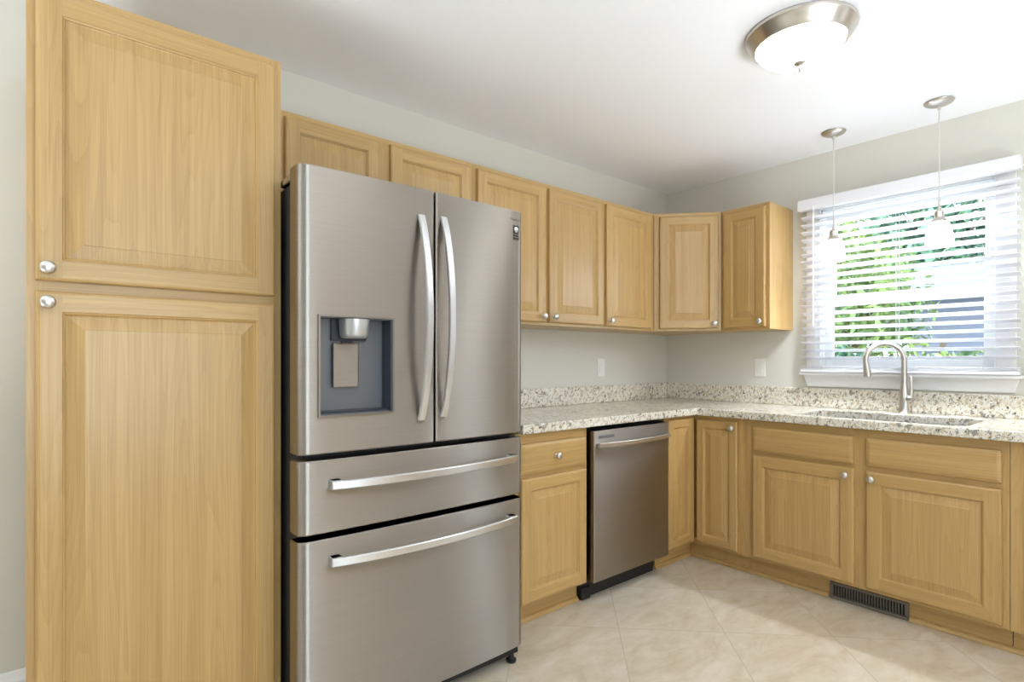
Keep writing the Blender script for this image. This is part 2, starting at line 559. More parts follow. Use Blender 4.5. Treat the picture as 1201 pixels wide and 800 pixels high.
def panel_door(parent, x0, x1, z0, z1, yf, knob_at=None, sw=0.052, rz=0.0):
    """raised panel door; its back is the plane y = yf, its face is 2 cm in front"""
    w, h = x1 - x0, z1 - z0
    bm = bmesh.new()
    V, H = 0, 1
    prof = [(0, 0), (0, -0.013), (0.0015, -0.0165), (0.0045, -0.019), (0.009, -0.020)]
    L = [rect_loop(bm, w, h, d, y) for d, y in prof]
    bm.faces.new(L[0]).material_index = V
    for a, b in zip(L, L[1:]):
        ring_faces(bm, a, b, (H, V, H, V))
    # flat frame: stiles run full height, rails sit between them
    o = 0.009
    y = -0.020
    def q(xa, xb, za, zb, mi):
        bm.faces.new([bm.verts.new(p) for p in ((xa, y, za), (xb, y, za), (xb, y, zb), (xa, y, zb))]).material_index = mi
    q(o, sw, o, h - o, V); q(w - sw, w - o, o, h - o, V)
    q(sw, w - sw, o, sw, H); q(sw, w - sw, h - sw, h - o, H)
    bw = min(0.034, (w - 2 * sw) * 0.2)
    prof = [(sw, -0.020), (sw + 0.0015, -0.0175), (sw + 0.005, -0.0165), (sw + 0.007, -0.0118), (sw + 0.010, -0.0105), (sw + 0.010 + bw, -0.0170), (sw + 0.0115 + bw, -0.0182)]
    L = [rect_loop(bm, w, h, d, yy) for d, yy in prof]
    for k, (a, b) in enumerate(zip(L, L[1:])):
        ring_faces(bm, a, b, (H, V, H, V) if k < 2 else (V, V, V, V))
    bm.faces.new(L[-1]).material_index = V
    d = link('door', bm, ['oak_v', 'oak_h'], parent, (x0, yf, z0), (0, 0, rz))
    if knob_at:
        knob(d, knob_at[0] - x0, knob_at[1] - z0, -0.020)
    return d

def drawer_front(parent, x0, x1, z0, z1, yf, with_knob=False, name='drawer_front'):
    w, h = x1 - x0, z1 - z0
    bm = bmesh.new()
    prof = [(0, 0), (0, -0.011), (0.002, -0.0145), (0.007, -0.017), (0.014, -0.0195), (0.017, -0.020)]
    L = [rect_loop(bm, w, h, d, y) for d, y in prof]
    bm.faces.new(L[0])
    for a, b in zip(L, L[1:]):
        ring_faces(bm, a, b, (0, 0, 0, 0))
    bm.faces.new(L[-1])
    d = link(name, bm, ['oak_h'], parent, (x0, yf, z0))
    if with_knob:
        knob(d, w / 2, h / 2, -0.020)
    return d

def face_frame(parent, yf, stiles, rails, t=0.019):
    bm = bmesh.new()
    for x0, x1, z0, z1 in stiles: box(bm, x0, x1, yf, yf + t, z0, z1, 0)
    for x0, x1, z0, z1 in rails: box(bm, x0, x1, yf, yf + t - 0.001, z0, z1, 1)
    return link('face_frame', bm, ['oak_v', 'oak_h'], parent)

def carcass(parent, x0, x1, y0, y1, z0, z1, open_top=False):
    """open-fronted cabinet box"""
    t = 0.016
    if open_top:
        return link('carcass', NB((x0, x0 + t, y0, y1, z0, z1), (x1 - t, x1, y0, y1, z0, z1), (x0 + t, x1 - t, y1 - 0.006, y1, z0, z1), (x0 + t, x1 - t, y0, y1 - 0.006, z0, z0 + t)), 'oak_v', parent)
    return link('carcass', NB((x0, x0 + t, y0, y1, z0, z1), (x1 - t, x1, y0, y1, z0, z1), (x0 + t, x1 - t, y1 - 0.006, y1, z0, z1),
                              (x0 + t, x1 - t, y0, y1 - 0.006, z0, z0 + t), (x0 + t, x1 - t, y0, y1 - 0.006, z1 - t, z1),
                              (x0 + t, x1 - t, y0 + 0.02, y1 - 0.006, (z0 + z1) / 2, (z0 + z1) / 2 + t)), 'oak_v', parent)

# ---- tall pantry
PX0, PX1, PF, PT = -3.611, -2.999, -0.62, 2.142
t = thing('pantry_cabinet', 'tall oak pantry cabinet with two doors left of the steel refrigerator', 'cabinet', (PX0, 0, 0))
W = PX1 - PX0
carcass(t, 0, W, PF + 0.019, -0.001, 0.10, PT)
face_frame(t, PF, [(0, 0.038, 0.10, PT), (W - 0.038, W, 0.10, PT)], [(0.038, W - 0.038, PT - 0.05, PT), (0.038, W - 0.038, 1.355, 1.405), (0.038, W - 0.038, 0.10, 0.14)])
link('toe_kick', NB((0, W, PF + 0.075, PF + 0.09, 0.001, 0.10)), 'oak_h', t)
panel_door(t, 0.018, W - 0.022, 1.392, PT - 0.024, PF, (0.018 + 0.024, 1.392 + 0.030))
panel_door(t, 0.018, W - 0.022, 0.115, 1.366, PF, (0.018 + 0.024, 1.366 - 0.030))

# ---- wall cabinets
UF, UB, UT = -0.31, 1.377, 2.126
def wall_cabinet(label, x0, x1, zb, doors, loc=None, rz=0.0, grp=None, stiles=(), left=0.036):
    t = thing('wall_cabinet', label, 'cabinet', loc or (x0, 0, 0), rz, grp)
    w = x1 - x0
    carcass(t, 0.001, w - 0.001, UF + 0.019, -0.001, zb, UT)
    st = [(0.0005, left, zb, UT), (w - 0.036, w - 0.0005, zb, UT)] + [(a, b, zb + 0.036, UT - 0.04) for a, b in stiles]
    face_frame(t, UF, st, [(left, w - 0.036, UT - 0.04, UT), (left, w - 0.036, zb, zb + 0.036)])
    for d0, d1, kx in doors:
        k = None
        if kx is not None:
            k = ((d1 - 0.026 if kx > 0 else d0 + 0.026) - x0, zb + 0.045)
        panel_door(t, d0 - x0, d1 - x0, zb + 0.014, UT - 0.022, UF, k)
    return t
wall_cabinet('wide low oak wall cabinet with two doors above the refrigerator', -2.995, -2.022, 1.80,
             [(-2.892, -2.508, 1), (-2.457, -2.043, -1)], stiles=[(0.462, 0.562)], left=0.125)
wall_cabinet('oak wall cabinet with a pair of doors just right of the refrigerator', -2.021, -1.081, UB,
             [(-2.001, -1.557, 1), (-1.530, -1.094, -1)], stiles=[(0.452, 0.502)])
wall_cabinet('oak wall cabinet with one door on the fridge wall beside the angled corner cabinet', -1.080, -0.592, UB,
             [(-1.068, -0.640, -1)])
# angled corner cabinet
A = Vector((-0.590, -0.31)); B = Vector((-0.31, -0.62))
t = thing('corner_wall_cabinet', 'angled oak wall cabinet with one door set across the room corner', 'cabinet', (A.x, A.y, 0), math.atan2(B.y - A.y, B.x - A.x))
L_ = (B - A).length
inv = Matrix.Rotation(-t.rotation_euler.z, 3, 'Z')
def loc2(x, y):
    v = inv @ Vector((x - A.x, y - A.y, 0)); return (v.x, v.y)
bm = bmesh.new()
prism(bm, [loc2(-0.5895, -0.297), loc2(-0.5895, -0.001), loc2(-0.001, -0.001), loc2(-0.001, -0.6195), loc2(-0.297, -0.6195)], UB, UT)
link('carcass', bm, 'oak_v', t)
face_frame(t, -0.001, [(0.002, 0.04, UB, UT), (L_ - 0.04, L_ - 0.002, UB, UT)], [(0.04, L_ - 0.04, UT - 0.04, UT), (0.04, L_ - 0.04, UB, UB + 0.036)], t=0.006)
panel_door(t, 0.035, L_ - 0.022, UB + 0.014, UT - 0.022, -0.001, (L_ - 0.022 - 0.026, UB + 0.045))
# cabinet on the window wall
t = wall_cabinet('narrow oak wall cabinet with pale side panel next to the window blind', 0.621, 0.925, UB,
                 [(0.640, 0.902, 1)], loc=(0, -0.621, 0), rz=-PI / 2)

# ---- base cabinets
BF, BT, TK = -0.61, 0.866, -0.545
def base_cabinet(label, x0, x1, stiles, rails, wall_b=False, open_top=False):
    t = thing('base_cabinet', label, 'cabinet', (0, -x0, 0) if wall_b else (x0, 0, 0), -PI / 2 if wall_b else 0)
    w = x1 - x0
    carcass(t, 0.001, w - 0.001, BF + 0.019, -0.001, 0.115, BT, open_top)
    face_frame(t, BF, [(a - x0, b - x0, 0.105, BT) for a, b in stiles], [(a - x0, b - x0, c, d) for a, b, c, d in rails])
    link('toe_kick', NB((0.001, w - 0.001, TK, TK + 0.012, 0.001, 0.115)), 'oak_h', t)
    return t
X0 = -2.01
t = base_cabinet('oak base cabinet with drawer over door between refrigerator and dishwasher', X0, -1.553,
                 [(X0, X0 + 0.03), (-1.571, -1.5535)], [(X0 + 0.03, -1.571, BT - 0.055, BT), (X0 + 0.03, -1.571, 0.665, 0.69), (X0 + 0.03, -1.571, 0.105, 0.13)])
drawer_front(t, 0.022, 0.440, 0.687, 0.822, BF, True, 'drawer')
panel_door(t, 0.022, 0.440, 0.118, 0.668, BF, None)
# corner cabinet with two doors meeting in the inside corner
t = thing('corner_base_cabinet', 'oak corner base cabinet with two narrow doors meeting in the inside corner', 'cabinet', (0, 0, 0))
bm = bmesh.new()
prism(bm, [(-0.909, -0.591), (-0.909, -0.001), (-0.001, -0.001), (-0.001, -0.929), (-0.591, -0.929), (-0.591, -0.591)], 0.115, BT)
link('carcass', bm, 'oak_v', t)
bm = bmesh.new()
box(bm, -0.9095, -0.875, BF, BF + 0.0185, 0.105, BT, 0); box(bm, -0.875, -0.61, BF, BF + 0.0185, BT - 0.03, BT, 1); box(bm, -0.875, -0.61, BF, BF + 0.0185, 0.105, 0.135, 1)
box(bm, BF, BF + 0.0185, -0.9295, -0.89, 0.105, BT, 0); box(bm, BF, BF + 0.0185, -0.89, -0.61, BT - 0.03, BT, 1); box(bm, BF, BF + 0.0185, -0.89, -0.61, 0.105, 0.135, 1)
link('face_frame', bm, ['oak_v', 'oak_h'], t)
panel_door(t, -0.893, -0.634, 0.122, 0.852, BF, None, sw=0.045)
d = panel_door(t, 0.0, 0.252, 0.122, 0.845, 0, (0.252 - 0.026, 0.845 - 0.035), sw=0.045, rz=-PI / 2)
d.location = (BF, -0.637, 0.122)
link('toe_kick', NB((-0.909, TK, TK, TK + 0.012, 0.001, 0.115), (TK, TK + 0.012, -0.929, TK + 0.012, 0.001, 0.115)), 'oak_h', t)
# sink base
t = base_cabinet('wide oak sink base cabinet with two doors below the window', 0.930, 2.030,
                 [(0.9305, 0.99), (1.458, 1.532), (1.995, 2.0295)], [(0.99, 1.458, BT - 0.05, BT), (1.532, 1.995, BT - 0.05, BT), (0.99, 1.458, 0.66, 0.70), (1.532, 1.995, 0.66, 0.70), (0.99, 1.458, 0.105, 0.135), (1.532, 1.995, 0.105, 0.135)], True, True)
o0 = 0.930
drawer_front(t, 0.978 - o0, 1.468 - o0, 0.694, 0.829, BF, False, 'false_drawer_front')
drawer_front(t, 1.523 - o0, 2.006 - o0, 0.694, 0.827, BF, False, 'false_drawer_front')
panel_door(t, 0.978 - o0, 1.472 - o0, 0.122, 0.674, BF, (1.472 - o0 - 0.032, 0.674 - 0.034), sw=0.055)
panel_door(t, 1.523 - o0, 2.006 - o0, 0.122, 0.669, BF, (1.523 - o0 + 0.026, 0.669 - 0.032), sw=0.055)
t = base_cabinet('oak base cabinet at the far right edge beside the sink base', 2.031, 2.60, [(2.0315, 2.10), (2.56, 2.5995)],
                 [(2.10, 2.56, BT - 0.05, BT), (2.10, 2.56, 0.66, 0.70), (2.10, 2.56, 0.105, 0.135)], True)
drawer_front(t, 0.058, 0.545, 0.694, 0.829, BF, True, 'drawer')
panel_door(t, 0.058, 0.545, 0.122, 0.669, BF, (0.09, 0.637))
# shoe mouldings along the toe kicks
def shoe(name, p0, p1, n):
    """quarter round from p0 to p1, n = direction into the room"""
    bm = bmesh.new()
    pr = [(0, 0)] + [(0.018 * math.cos(a), 0.02 * math.sin(a)) for a in [k * PI / 12 for k in range(7)]]
    rows = [[bm.verts.new((p[0] + n[0] * d, p[1] + n[1] * d, z + 0.0005)) for d, z in pr] for p in (p0, p1)]
    for i in range(len(pr)):
        j = (i + 1) % len(pr)
        bm.faces.new((rows[0][i], rows[0][j], rows[1][j], rows[1][i]))
    bm.faces.new(rows[0]); bm.faces.new(rows[1])
    return link(name, bm, 'oak_h', kind='structure')
shoe('trim_1', (-2.01, TK), (-1.556, TK), (0, -1))
shoe('trim_2', (-0.92, TK), (TK, TK), (0, -1))
shoe('trim_3', (TK, TK), (TK, -1.338), (-1, 0))
shoe('trim_4', (TK, -1.678), (TK, -2.6), (-1, 0))

# ------------------------------------------------------------------ worktop
CT, CB, CF = 0.910, 0.868, -0.652
hx0, hx1, hy0, hy1 = -0.585, -0.165, -1.885, -1.165
ct = thing('countertop', 'speckled cream granite worktop running round the corner under both walls', 'countertop', (0, 0, 0))
bm = bmesh.new()
outer = [(-2.0, CF), (-2.0, -0.001), (-0.001, -0.001), (-0.001, -2.60), (CF, -2.60), (CF, CF)]
hole = rrect(hx0, hx1, hy0, hy1, 0.06)
plate(bm, outer, [hole], CB, CT)
bevel(link('slab', bm, 'granite', ct), 0.006, 3)
bevel(link('backsplash', NB((-2.0, -0.0225, -0.022, -0.001, CT + 0.0005, 1.022)), 'granite', ct), 0.003)
bevel(link('backsplash', NB((-0.022, -0.001, -2.6, -0.001, CT + 0.0005, 1.022)), 'granite', ct), 0.003)

# sink
t = thing('sink', 'undermount stainless double sink set into the granite under the window', 'sink', (0, 0, 0))
def basin(ya, yb):
    bm = bmesh.new()
    zt, zb = CB - 0.012, 0.70
    top = rrect(hx0 - 0.004, hx1 + 0.004, ya, yb, 0.06)
    bot = rrect(hx0 + 0.02, hx1 - 0.02, ya + 0.02, yb - 0.02, 0.07)
    fl = rrect(hx0 - 0.02, hx1 + 0.02, ya - 0.012, yb + 0.012, 0.07)
    a = [bm.verts.new((x, y, zt)) for x, y in fl]
    b = [bm.verts.new((x, y, zt)) for x, y in top]
    c = [bm.verts.new((x, y, zb)) for x, y in bot]
    n = len(a)
    for i in range(n):
        j = (i + 1) % n
        bm.faces.new((a[i], a[j], b[j], b[i])); bm.faces.new((b[i], b[j], c[j], c[i]))
    bm.faces.new(c)
    o = link('basin', bm, 'sink', t, smooth=40)
    md = o.modifiers.new('s', 'SOLIDIFY'); md.thickness = 0.0015
    bm = bmesh.new()
    lathe(bm, [(0, 0.002), (0.03, 0.002), (0.042, 0.005), (0.045, 0.001)], 24, ((hx0 + hx1) / 2, (ya + yb) / 2, zb))
    link('drain', bm, 'chrome', o, smooth=40)
basin(hy0 - 0.004, (hy0 + hy1) / 2 - 0.012)
basin((hy0 + hy1) / 2 + 0.012, hy1 + 0.004)

# faucet
FX, FY = -0.105, -1.538
t = thing('faucet', 'brushed nickel gooseneck faucet with side lever behind the sink', 'faucet', (FX, FY, CT))
bm = bmesh.new()
lathe(bm, [(0, 0), (0.030, 0), (0.030, 0.004), (0.026, 0.008), (0.0235, 0.03), (0.024, 0.06), (0.0255, 0.085), (0.024, 0.10), (0.019, 0.125), (0.0155, 0.15), (0.0145, 0.165), (0, 0.165)], 32)
link('faucet_body', bm, 'nickel', t, smooth=40)
dirx, diry = -0.50, 0.866       # swing of the spout
R = 0.0875
pts, rad = [], []
for k in range(5):
    pts.append((0, 0, 0.15 + 0.033 * k)); rad.append(0.0135)
zc = pts[-1][2]
for k in range(1, 25):
    a = PI * k / 24 * 1.06
    s = R - R * math.cos(a)
    pts.append((dirx * s, diry * s, zc + R * math.sin(a))); rad.append(0.0135)
bm = bmesh.new(); tube(bm, pts, rad, 18)
link('spout', bm, 'nickel', t, smooth=50)
e = Vector(pts[-1]); d = (Vector(pts[-1]) - Vector(pts[-2])).normalized()
bm = bmesh.new()
tube(bm, [e - d * 0.004, e + d * 0.004, e + d * 0.012, e + d * 0.03, e + d * 0.06, e + d * 0.072, e + d * 0.075], [0.0145, 0.015, 0.015, 0.0165, 0.0195, 0.0195, 0.016], 20)
link('spray_head', bm, 'nickel', t, smooth=40)
bm = bmesh.new()
hd = Vector((-0.35, -0.94, 0)).normalized()
tube(bm, [hd * 0.01 + Vector((0, 0, 0.075)), hd * 0.03 + Vector((0, 0, 0.08)), hd * 0.040 + Vector((0, 0, 0.083))], [0.016, 0.019, 0.014], 18)
c0 = hd * 0.034 + Vector((0, 0, 0.085))
tube(bm, [c0, c0 + Vector((0, 0, 0.02)) + hd * 0.003, c0 + Vector((0, 0, 0.06)) + hd * 0.004, c0 + Vector((0, 0, 0.105)) + hd * 0.002, c0 + Vector((0, 0, 0.112)) + hd * 0.002], [0.012, 0.010, 0.0075, 0.0085, 0.005], 14)
link('lever', bm, 'nickel', t, smooth=45)

# ------------------------------------------------------------------ window blind
t = thing('window_blind', 'white horizontal slat blind hanging open over the window', 'blind', (-0.05, -1.494, 1.119))
bm = bmesh.new()
hw = 0.494
pitch, sw_, n = 0.0442, 0.050, 21
tilt = math.radians(17)
for i in range(n):
    z = 0.972 - 0.048 - i * pitch
    if z < 0.05: break
    for s in range(1):
        dx, dz = sw_ / 2 * math.cos(tilt), sw_ / 2 * math.sin(tilt)
        th = 0.0015
        P = []
        for k in range(5):                 # slightly crowned section
            f = -1 + k / 2
            crown = 0.0022 * (1 - f * f)
            P.append((f * dx, -f * dz + crown))
        rows = []
        for y in (-hw, hw):
            rows.append([bm.verts.new((x, y, z + zz + th)) for x, zz in P] + [bm.verts.new((x, y, z + zz - th)) for x, zz in reversed(P)])
        m_ = len(rows[0])
        for a_ in range(m_):
            b_ = (a_ + 1) % m_
            bm.faces.new((rows[0][a_], rows[0][b_], rows[1][b_], rows[1][a_]))
        bm.faces.new(rows[0]); bm.faces.new(rows[1])
link('slat_panel', bm, 'blind', t)
# spare slats resting on the bottom rail
bevel(link('bottom_rail', NB((-0.025, 0.025, -hw, hw, 0.001, 0.016), (-0.024, 0.024, -hw, hw, 0.0185, 0.0215), (-0.024, 0.024, -hw, hw, 0.0245, 0.0275), (-0.024, 0.024, -hw, hw, 0.0335, 0.0365)), 'blind', t), 0.002)
bm = NB((-0.034, -0.024, -0.498, 0.510, 0.972, 1.036), (-0.024, 0.028, -0.498, -0.490, 0.972, 1.036), (-0.024, 0.028, 0.502, 0.510, 0.972, 1.036))
bevel(link('valance', bm, 'blind', t), 0.003)
link('headrail', NB((-0.022, 0.026, -0.488, 0.500, 0.975, 1.03)), 'blind', t)
for y in (-0.405, 0.0, 0.405):
    bm = bmesh.new()
    for x in (-0.0265, 0.0265):
        tube(bm, [(x, y, 0.012), (x, y, 0.975)], 0.0009, 6)
    link('ladder_cord', bm, 'blind', t)
bm = bmesh.new()
tube(bm, [(-0.04, 0.415, 0.985), (-0.04, 0.415, 0.40)], 0.0035, 8)
tube(bm, [(-0.04, 0.415, 0.40), (-0.04, 0.415, 0.28), (-0.04, 0.415, 0.275)], [0.0042, 0.0052, 0.002], 8)
link('tilt_wand', bm, 'plastic', t)
# small hold-down hook at the valance's right end
bm = bmesh.new()
tube(bm, [(-0.03, -0.498, 0.982), (-0.03, -0.508, 0.984), (-0.03, -0.514, 0.978), (-0.03, -0.514, 0.968)], 0.003, 8)
link('valance_clip', bm, 'plastic', t)

# ------------------------------------------------------------------ wall plates
def wall_plate(label, loc, rz):
    t = thing('wall_outlet', label, 'outlet', loc, rz)
    bevel(link('cover_plate', NB((-0.036, 0.036, -0.006, -0.0005, -0.060, 0.060)), 'plastic', t), 0.003)
    s = bevel(link('socket', NB((-0.017, 0.017, -0.009, -0.006, -0.034, 0.034)), 'plastic', t), 0.002)
    for z in (-0.016, 0.016):
        link('slot', NB((-0.008, -0.006, -0.0094, -0.009, z - 0.004, z + 0.004), (0.006, 0.008, -0.0094, -0.009, z - 0.004, z + 0.004)), 'plastic', s)
wall_plate('white outlet plate on the fridge wall between wall cabinets and backsplash', (-0.745, 0, 1.14), 0)
wall_plate('white outlet plate on the window wall left of the window blind', (0, -0.716, 1.142), -PI / 2)

# ------------------------------------------------------------------ refrigerator
FX0, FX1, FFY = -3.007, -2.124, -0.812
fr = thing('refrigerator', 'large stainless steel french door refrigerator with two lower drawers and dispenser', 'refrigerator', ((FX0 + FX1) / 2, 0, 0))
fc = (FX0 + FX1) / 2
hwid = (FX1 - FX0) / 2
body = link('fridge_body', NB((-hwid + 0.022, hwid - 0.012, -0.715, -0.04, 0.05, 1.745)), 'fr_side', fr)
bevel(body, 0.006)
link('gasket', NB((-hwid + 0.03, hwid - 0.02, -0.735, -0.7145, 0.08, 1.74)), 'gasket', fr)
BK = -0.733    # plane of the doors' backs
def front_y(x):
    """gently bowed front"""
    return FFY + 0.010 * (x / hwid) ** 2
def plan(x0, x1, rl, rr):
    """polyline of a door's front seen from above, from its back left to its back right corner"""
    pts = [(x0, BK)]
    yl, yr = front_y(x0), front_y(x1)
    n = 7
    for k in range(n + 1):
        a = PI / 2 * k / n
        pts.append((x0 + rl * (1 - math.cos(a)), yl + min(rl * 1.0, 0.05) * (1 - math.sin(a))))
    m = 10
    for k in range(1, m):
        x = x0 + rl + (x1 - rr - x0 - rl) * k / m
        pts.append((x, front_y(x)))
    for k in range(n + 1):
        a = PI / 2 * (1 - k / n)
        pts.append((x1 - rr * (1 - math.cos(a)), yr + min(rr, 0.05) * (1 - math.sin(a))))
    pts.append((x1, BK))
    return pts
def door_mesh(x0, x1, z0, z1, rl, rr, hole=None):
    P = plan(x0, x1, rl, rr)
    if hole:
        hx = [hole[0], hole[1]]
        Q = []
        for a, b in zip(P, P[1:]):
            Q.append(a)
            for h in hx:
                if a[0] < h < b[0] and abs(b[0] - a[0]) > 1e-6:
                    f = (h - a[0]) / (b[0] - a[0])
                    Q.append((h, a[1] + f * (b[1] - a[1])))
        Q.append(P[-1])
        P = Q
    e = 0.004
    zs = [(z0, e), (z0 + e, 0)] + ([(hole[2], 0), (hole[3], 0)] if hole else []) + [(z1 - e, 0), (z1, e)]
    bm = bmesh.new()
    rows = []
    for z, ins in zs:
        row = []
        for x, y in P:
            xx = min(max(x, x0 + ins), x1 - ins)
            yy = y + (ins if y < BK - 0.01 else 0)
            row.append(bm.verts.new((xx, yy, z)))
        rows.append(row)
    for r in range(len(rows) - 1):
        for i in range(len(P) - 1):
            if hole and abs(zs[r][0] - hole[2]) < 1e-6 and P[i][0] >= hole[0] - 1e-6 and P[i + 1][0] <= hole[1] + 1e-6 and P[i][0] < P[i + 1][0]:
                continue
            bm.faces.new((rows[r][i], rows[r][i + 1], rows[r + 1][i + 1], rows[r + 1][i]))
        bm.faces.new((rows[r][-1], rows[r][0], rows[r + 1][0], rows[r + 1][-1]))
    bm.faces.new(rows[0]); bm.faces.new(rows[-1])
    return bm
ZD0, ZD1 = 0.908, 1.775
mid = -2.5435 - fc
DH = (-2.946 - fc, -2.703 - fc, 1.023, 1.325)
ld = link('door', door_mesh(-hwid, mid - 0.003, ZD0, ZD1, 0.035, 0.006, DH), 'steel', fr, smooth=30)
rd = link('door', door_mesh(mid + 0.003, hwid, ZD0, ZD1, 0.006, 0.035), 'steel', fr, smooth=30)
d1 = link('drawer', door_mesh(-hwid, hwid, 0.668, 0.889, 0.035, 0.035), 'steel', fr, smooth=30)
d2 = link('drawer', door_mesh(-hwid, hwid, 0.068, 0.649, 0.035, 0.035), 'steel', fr, smooth=30)
# vertical bow handles
def bow_handle(parent, p0, p1, wdir, bow, width, thick, name='handle', n=28):
    """flat bar from p0 to p1 bowing towards -y"""
    p0, p1 = Vector(p0), Vector(p1)
    wdir = Vector(wdir)
    bm = bmesh.new()
    rows = []
    for k in range(n + 1):
        f = k / n
        y = -bow * (1 - (2 * f - 1) ** 2) ** 0.85
        c = p0.lerp(p1, f) + Vector((0, y - 0.001, 0))
        # thickness direction follows the bow
        row = [c + wdir * width / 2 + Vector((0, 0, 0)), c + wdir * (width / 2 - 0.003) - Vector((0, thick * 0.25, 0)), c - wdir * (width / 2 - 0.003) - Vector((0, thick * 0.25, 0)), c - wdir * width / 2,
               c - wdir * (width / 2 - 0.001) + Vector((0, thick, 0)), c + wdir * (width / 2 - 0.001) + Vector((0, thick, 0))]
        if k == 0 or k == n:
            pass
        rows.append([bm.verts.new(v) for v in row])
    for a, b in zip(rows, rows[1:]):
        for i in range(6):
            j = (i + 1) % 6
            bm.faces.new((a[i], a[j], b[j], b[i]))
    bm.faces.new(rows[0]); bm.faces.new(rows[-1])
    return link(name, bm, 'steel_bar', parent, smooth=40)
hy = FFY - 0.006
bow_handle(ld, (-2.600 - fc, hy, 0.988), (-2.600 - fc, hy, 1.683), (1, 0, 0), 0.058, 0.024, 0.012)
bow_handle(rd, (-2.511 - fc, hy, 0.993), (-2.511 - fc, hy, 1.690), (1, 0, 0), 0.058, 0.024, 0.012)
def drawer_handle(parent, z):
    h = bow_handle(parent, (-2.915 - fc, hy - 0.016, z), (-2.190 - fc, hy - 0.016, z), (0, 0, 1), 0.040, 0.026, 0.012)
    for x in (-2.900 - fc, -2.205 - fc):
        bevel(link('handle_mount', NB((x - 0.018, x + 0.018, hy - 0.018, hy + 0.016, z - 0.014, z + 0.014)), 'steel_bar', h), 0.004)
drawer_handle(d1, 0.815)
drawer_handle(d2, 0.583)
# dispenser
dx0, dx1, dz0, dz1 = DH
yb = -0.740
rec = link('dispenser_recess', NB((dx0, dx1, yb, yb + 0.004, dz0, dz1), (dx0, dx0 + 0.004, front_y(dx0) + 0.001, yb, dz0, dz1), (dx1 - 0.004, dx1, front_y(dx1) + 0.001, yb, dz0, dz1),
                                  (dx0 + 0.004, dx1 - 0.004, FFY + 0.010, yb, dz1 - 0.004, dz1), (dx0 + 0.004, dx1 - 0.004, FFY + 0.010, yb, dz0, dz0 + 0.004)), 'disp', ld)
bz = 0.004
link('dispenser_bezel', NB((dx0 - bz, dx0 + 0.002, FFY - 0.0005, FFY + 0.014, dz0 - bz, dz1 + bz), (dx1 - 0.002, dx1 + bz, FFY - 0.002, FFY + 0.012, dz0 - bz, dz1 + bz),
                           (dx0, dx1, FFY - 0.0015, FFY + 0.012, dz1 - 0.001, dz1 + bz), (dx0, dx1, FFY - 0.0015, FFY + 0.012, dz0 - bz, dz0 + 0.001)), 'bezel', ld)
link('dispenser_side_panel', NB((dx1 - 0.0055, dx1 - 0.004, FFY + 0.012, yb - 0.006, dz0 + 0.004, dz1 - 0.004)), 'disp_dark', rec)
bevel(link('paddle', NB((dx0 + 0.062, dx0 + 0.147, yb - 0.022, yb - 0.012, dz0 + 0.082, dz0 + 0.222)), 'steel', rec), 0.004)
link('paddle_arm', NB((dx0 + 0.095, dx0 + 0.130, yb - 0.012, yb, dz0 + 0.10, dz0 + 0.235)), 'disp_dark', rec)
bm = bmesh.new()
lathe(bm, [(0, 0), (0.034, 0), (0.041, 0.004), (0.045, 0.012), (0.048, 0.060), (0, 0.060)], 32, (dx0 + 0.124, yb - 0.036, dz1 - 0.065))
link('dispenser_nozzle', bm, 'nozzle', rec, smooth=35)
link('nozzle_collar', NB((dx0 + 0.060, dx0 + 0.176, yb - 0.014, yb, dz1 - 0.072, dz1 - 0.004)), 'disp_dark', rec)
link('drip_tray', NB((dx0 + 0.006, dx1 - 0.007, FFY + 0.016, yb - 0.001, dz0 + 0.004, dz0 + 0.010)), 'disp_dark', rec)
# hinge covers, base, feet
bevel(link('hinge_cover', NB((-hwid + 0.012, -hwid + 0.09, -0.775, -0.60, 1.746, 1.768)), 'steel_bar', fr), 0.004)
bevel(link('hinge_cover', NB((hwid - 0.09, hwid - 0.015, -0.775, -0.60, 1.746, 1.768)), 'steel_bar', fr), 0.004)
link('base_grille', NB((-hwid + 0.03, hwid - 0.02, -0.785, -0.735, 0.038, 0.066)), 'black', fr)
for x in (-hwid + 0.06, hwid - 0.040):
    bm = bmesh.new()
    lathe(bm, [(0, 0.0), (0.019, 0.0), (0.021, 0.010), (0.012, 0.014), (0.009, 0.038), (0, 0.038)], 20, (x, -0.768, 0.0))
    link('foot', bm, 'black', fr, smooth=40)
# lettering and badge
def text(body, size, loc, mat, parent, rot=(PI / 2, 0, 0), name='lettering', spacing=1.0):
    c = bpy.data.curves.new(name, 'FONT')
    c.body = body
    c.size = size
    c.align_x = 'CENTER'; c.align_y = 'CENTER'
    c.extrude = 0.0002
    c.space_character = spacing
    o = bpy.data.objects.new(name, c)
    COL.objects.link(o)
    o.location = loc; o.rotation_euler = rot
    c.materials.append(M[mat])
    bpy.context.view_layer.update()
    me = bpy.data.meshes.new_from_object(o.evaluated_get(bpy.context.evaluated_depsgraph_get()))
    me.name = name
    bpy.data.objects.remove(o)
    o = bpy.data.objects.new(name, me)
    COL.objects.link(o)
    o.location = loc; o.rotation_euler = rot
    o.parent = parent
    return o
bx = -2.178 - fc
yy = front_y(bx) - 0.0006
text('SAMSUNG', 0.0145, (bx - 0.008, yy, 1.738), 'badge_grey', rd, name='maker_lettering', spacing=1.15)
badge = link('energy_badge', NB((bx - 0.006, bx + 0.022, yy - 0.0004, yy + 0.0015, 1.683, 1.716), (bx - 0.006, bx + 0.022, yy - 0.0004, yy + 0.0015, 1.672, 1.679), (bx - 0.006, bx + 0.022, yy - 0.0004, yy + 0.0015, 1.661, 1.669)), 'badge_dark', rd)
bm = bmesh.new()
lathe(bm, [(0, -0.0006), (0.0095, -0.0006), (0.0095, 0.0004), (0, 0.0004)], 20, (bx + 0.008, yy - 0.0004, 1.701), 'Y')
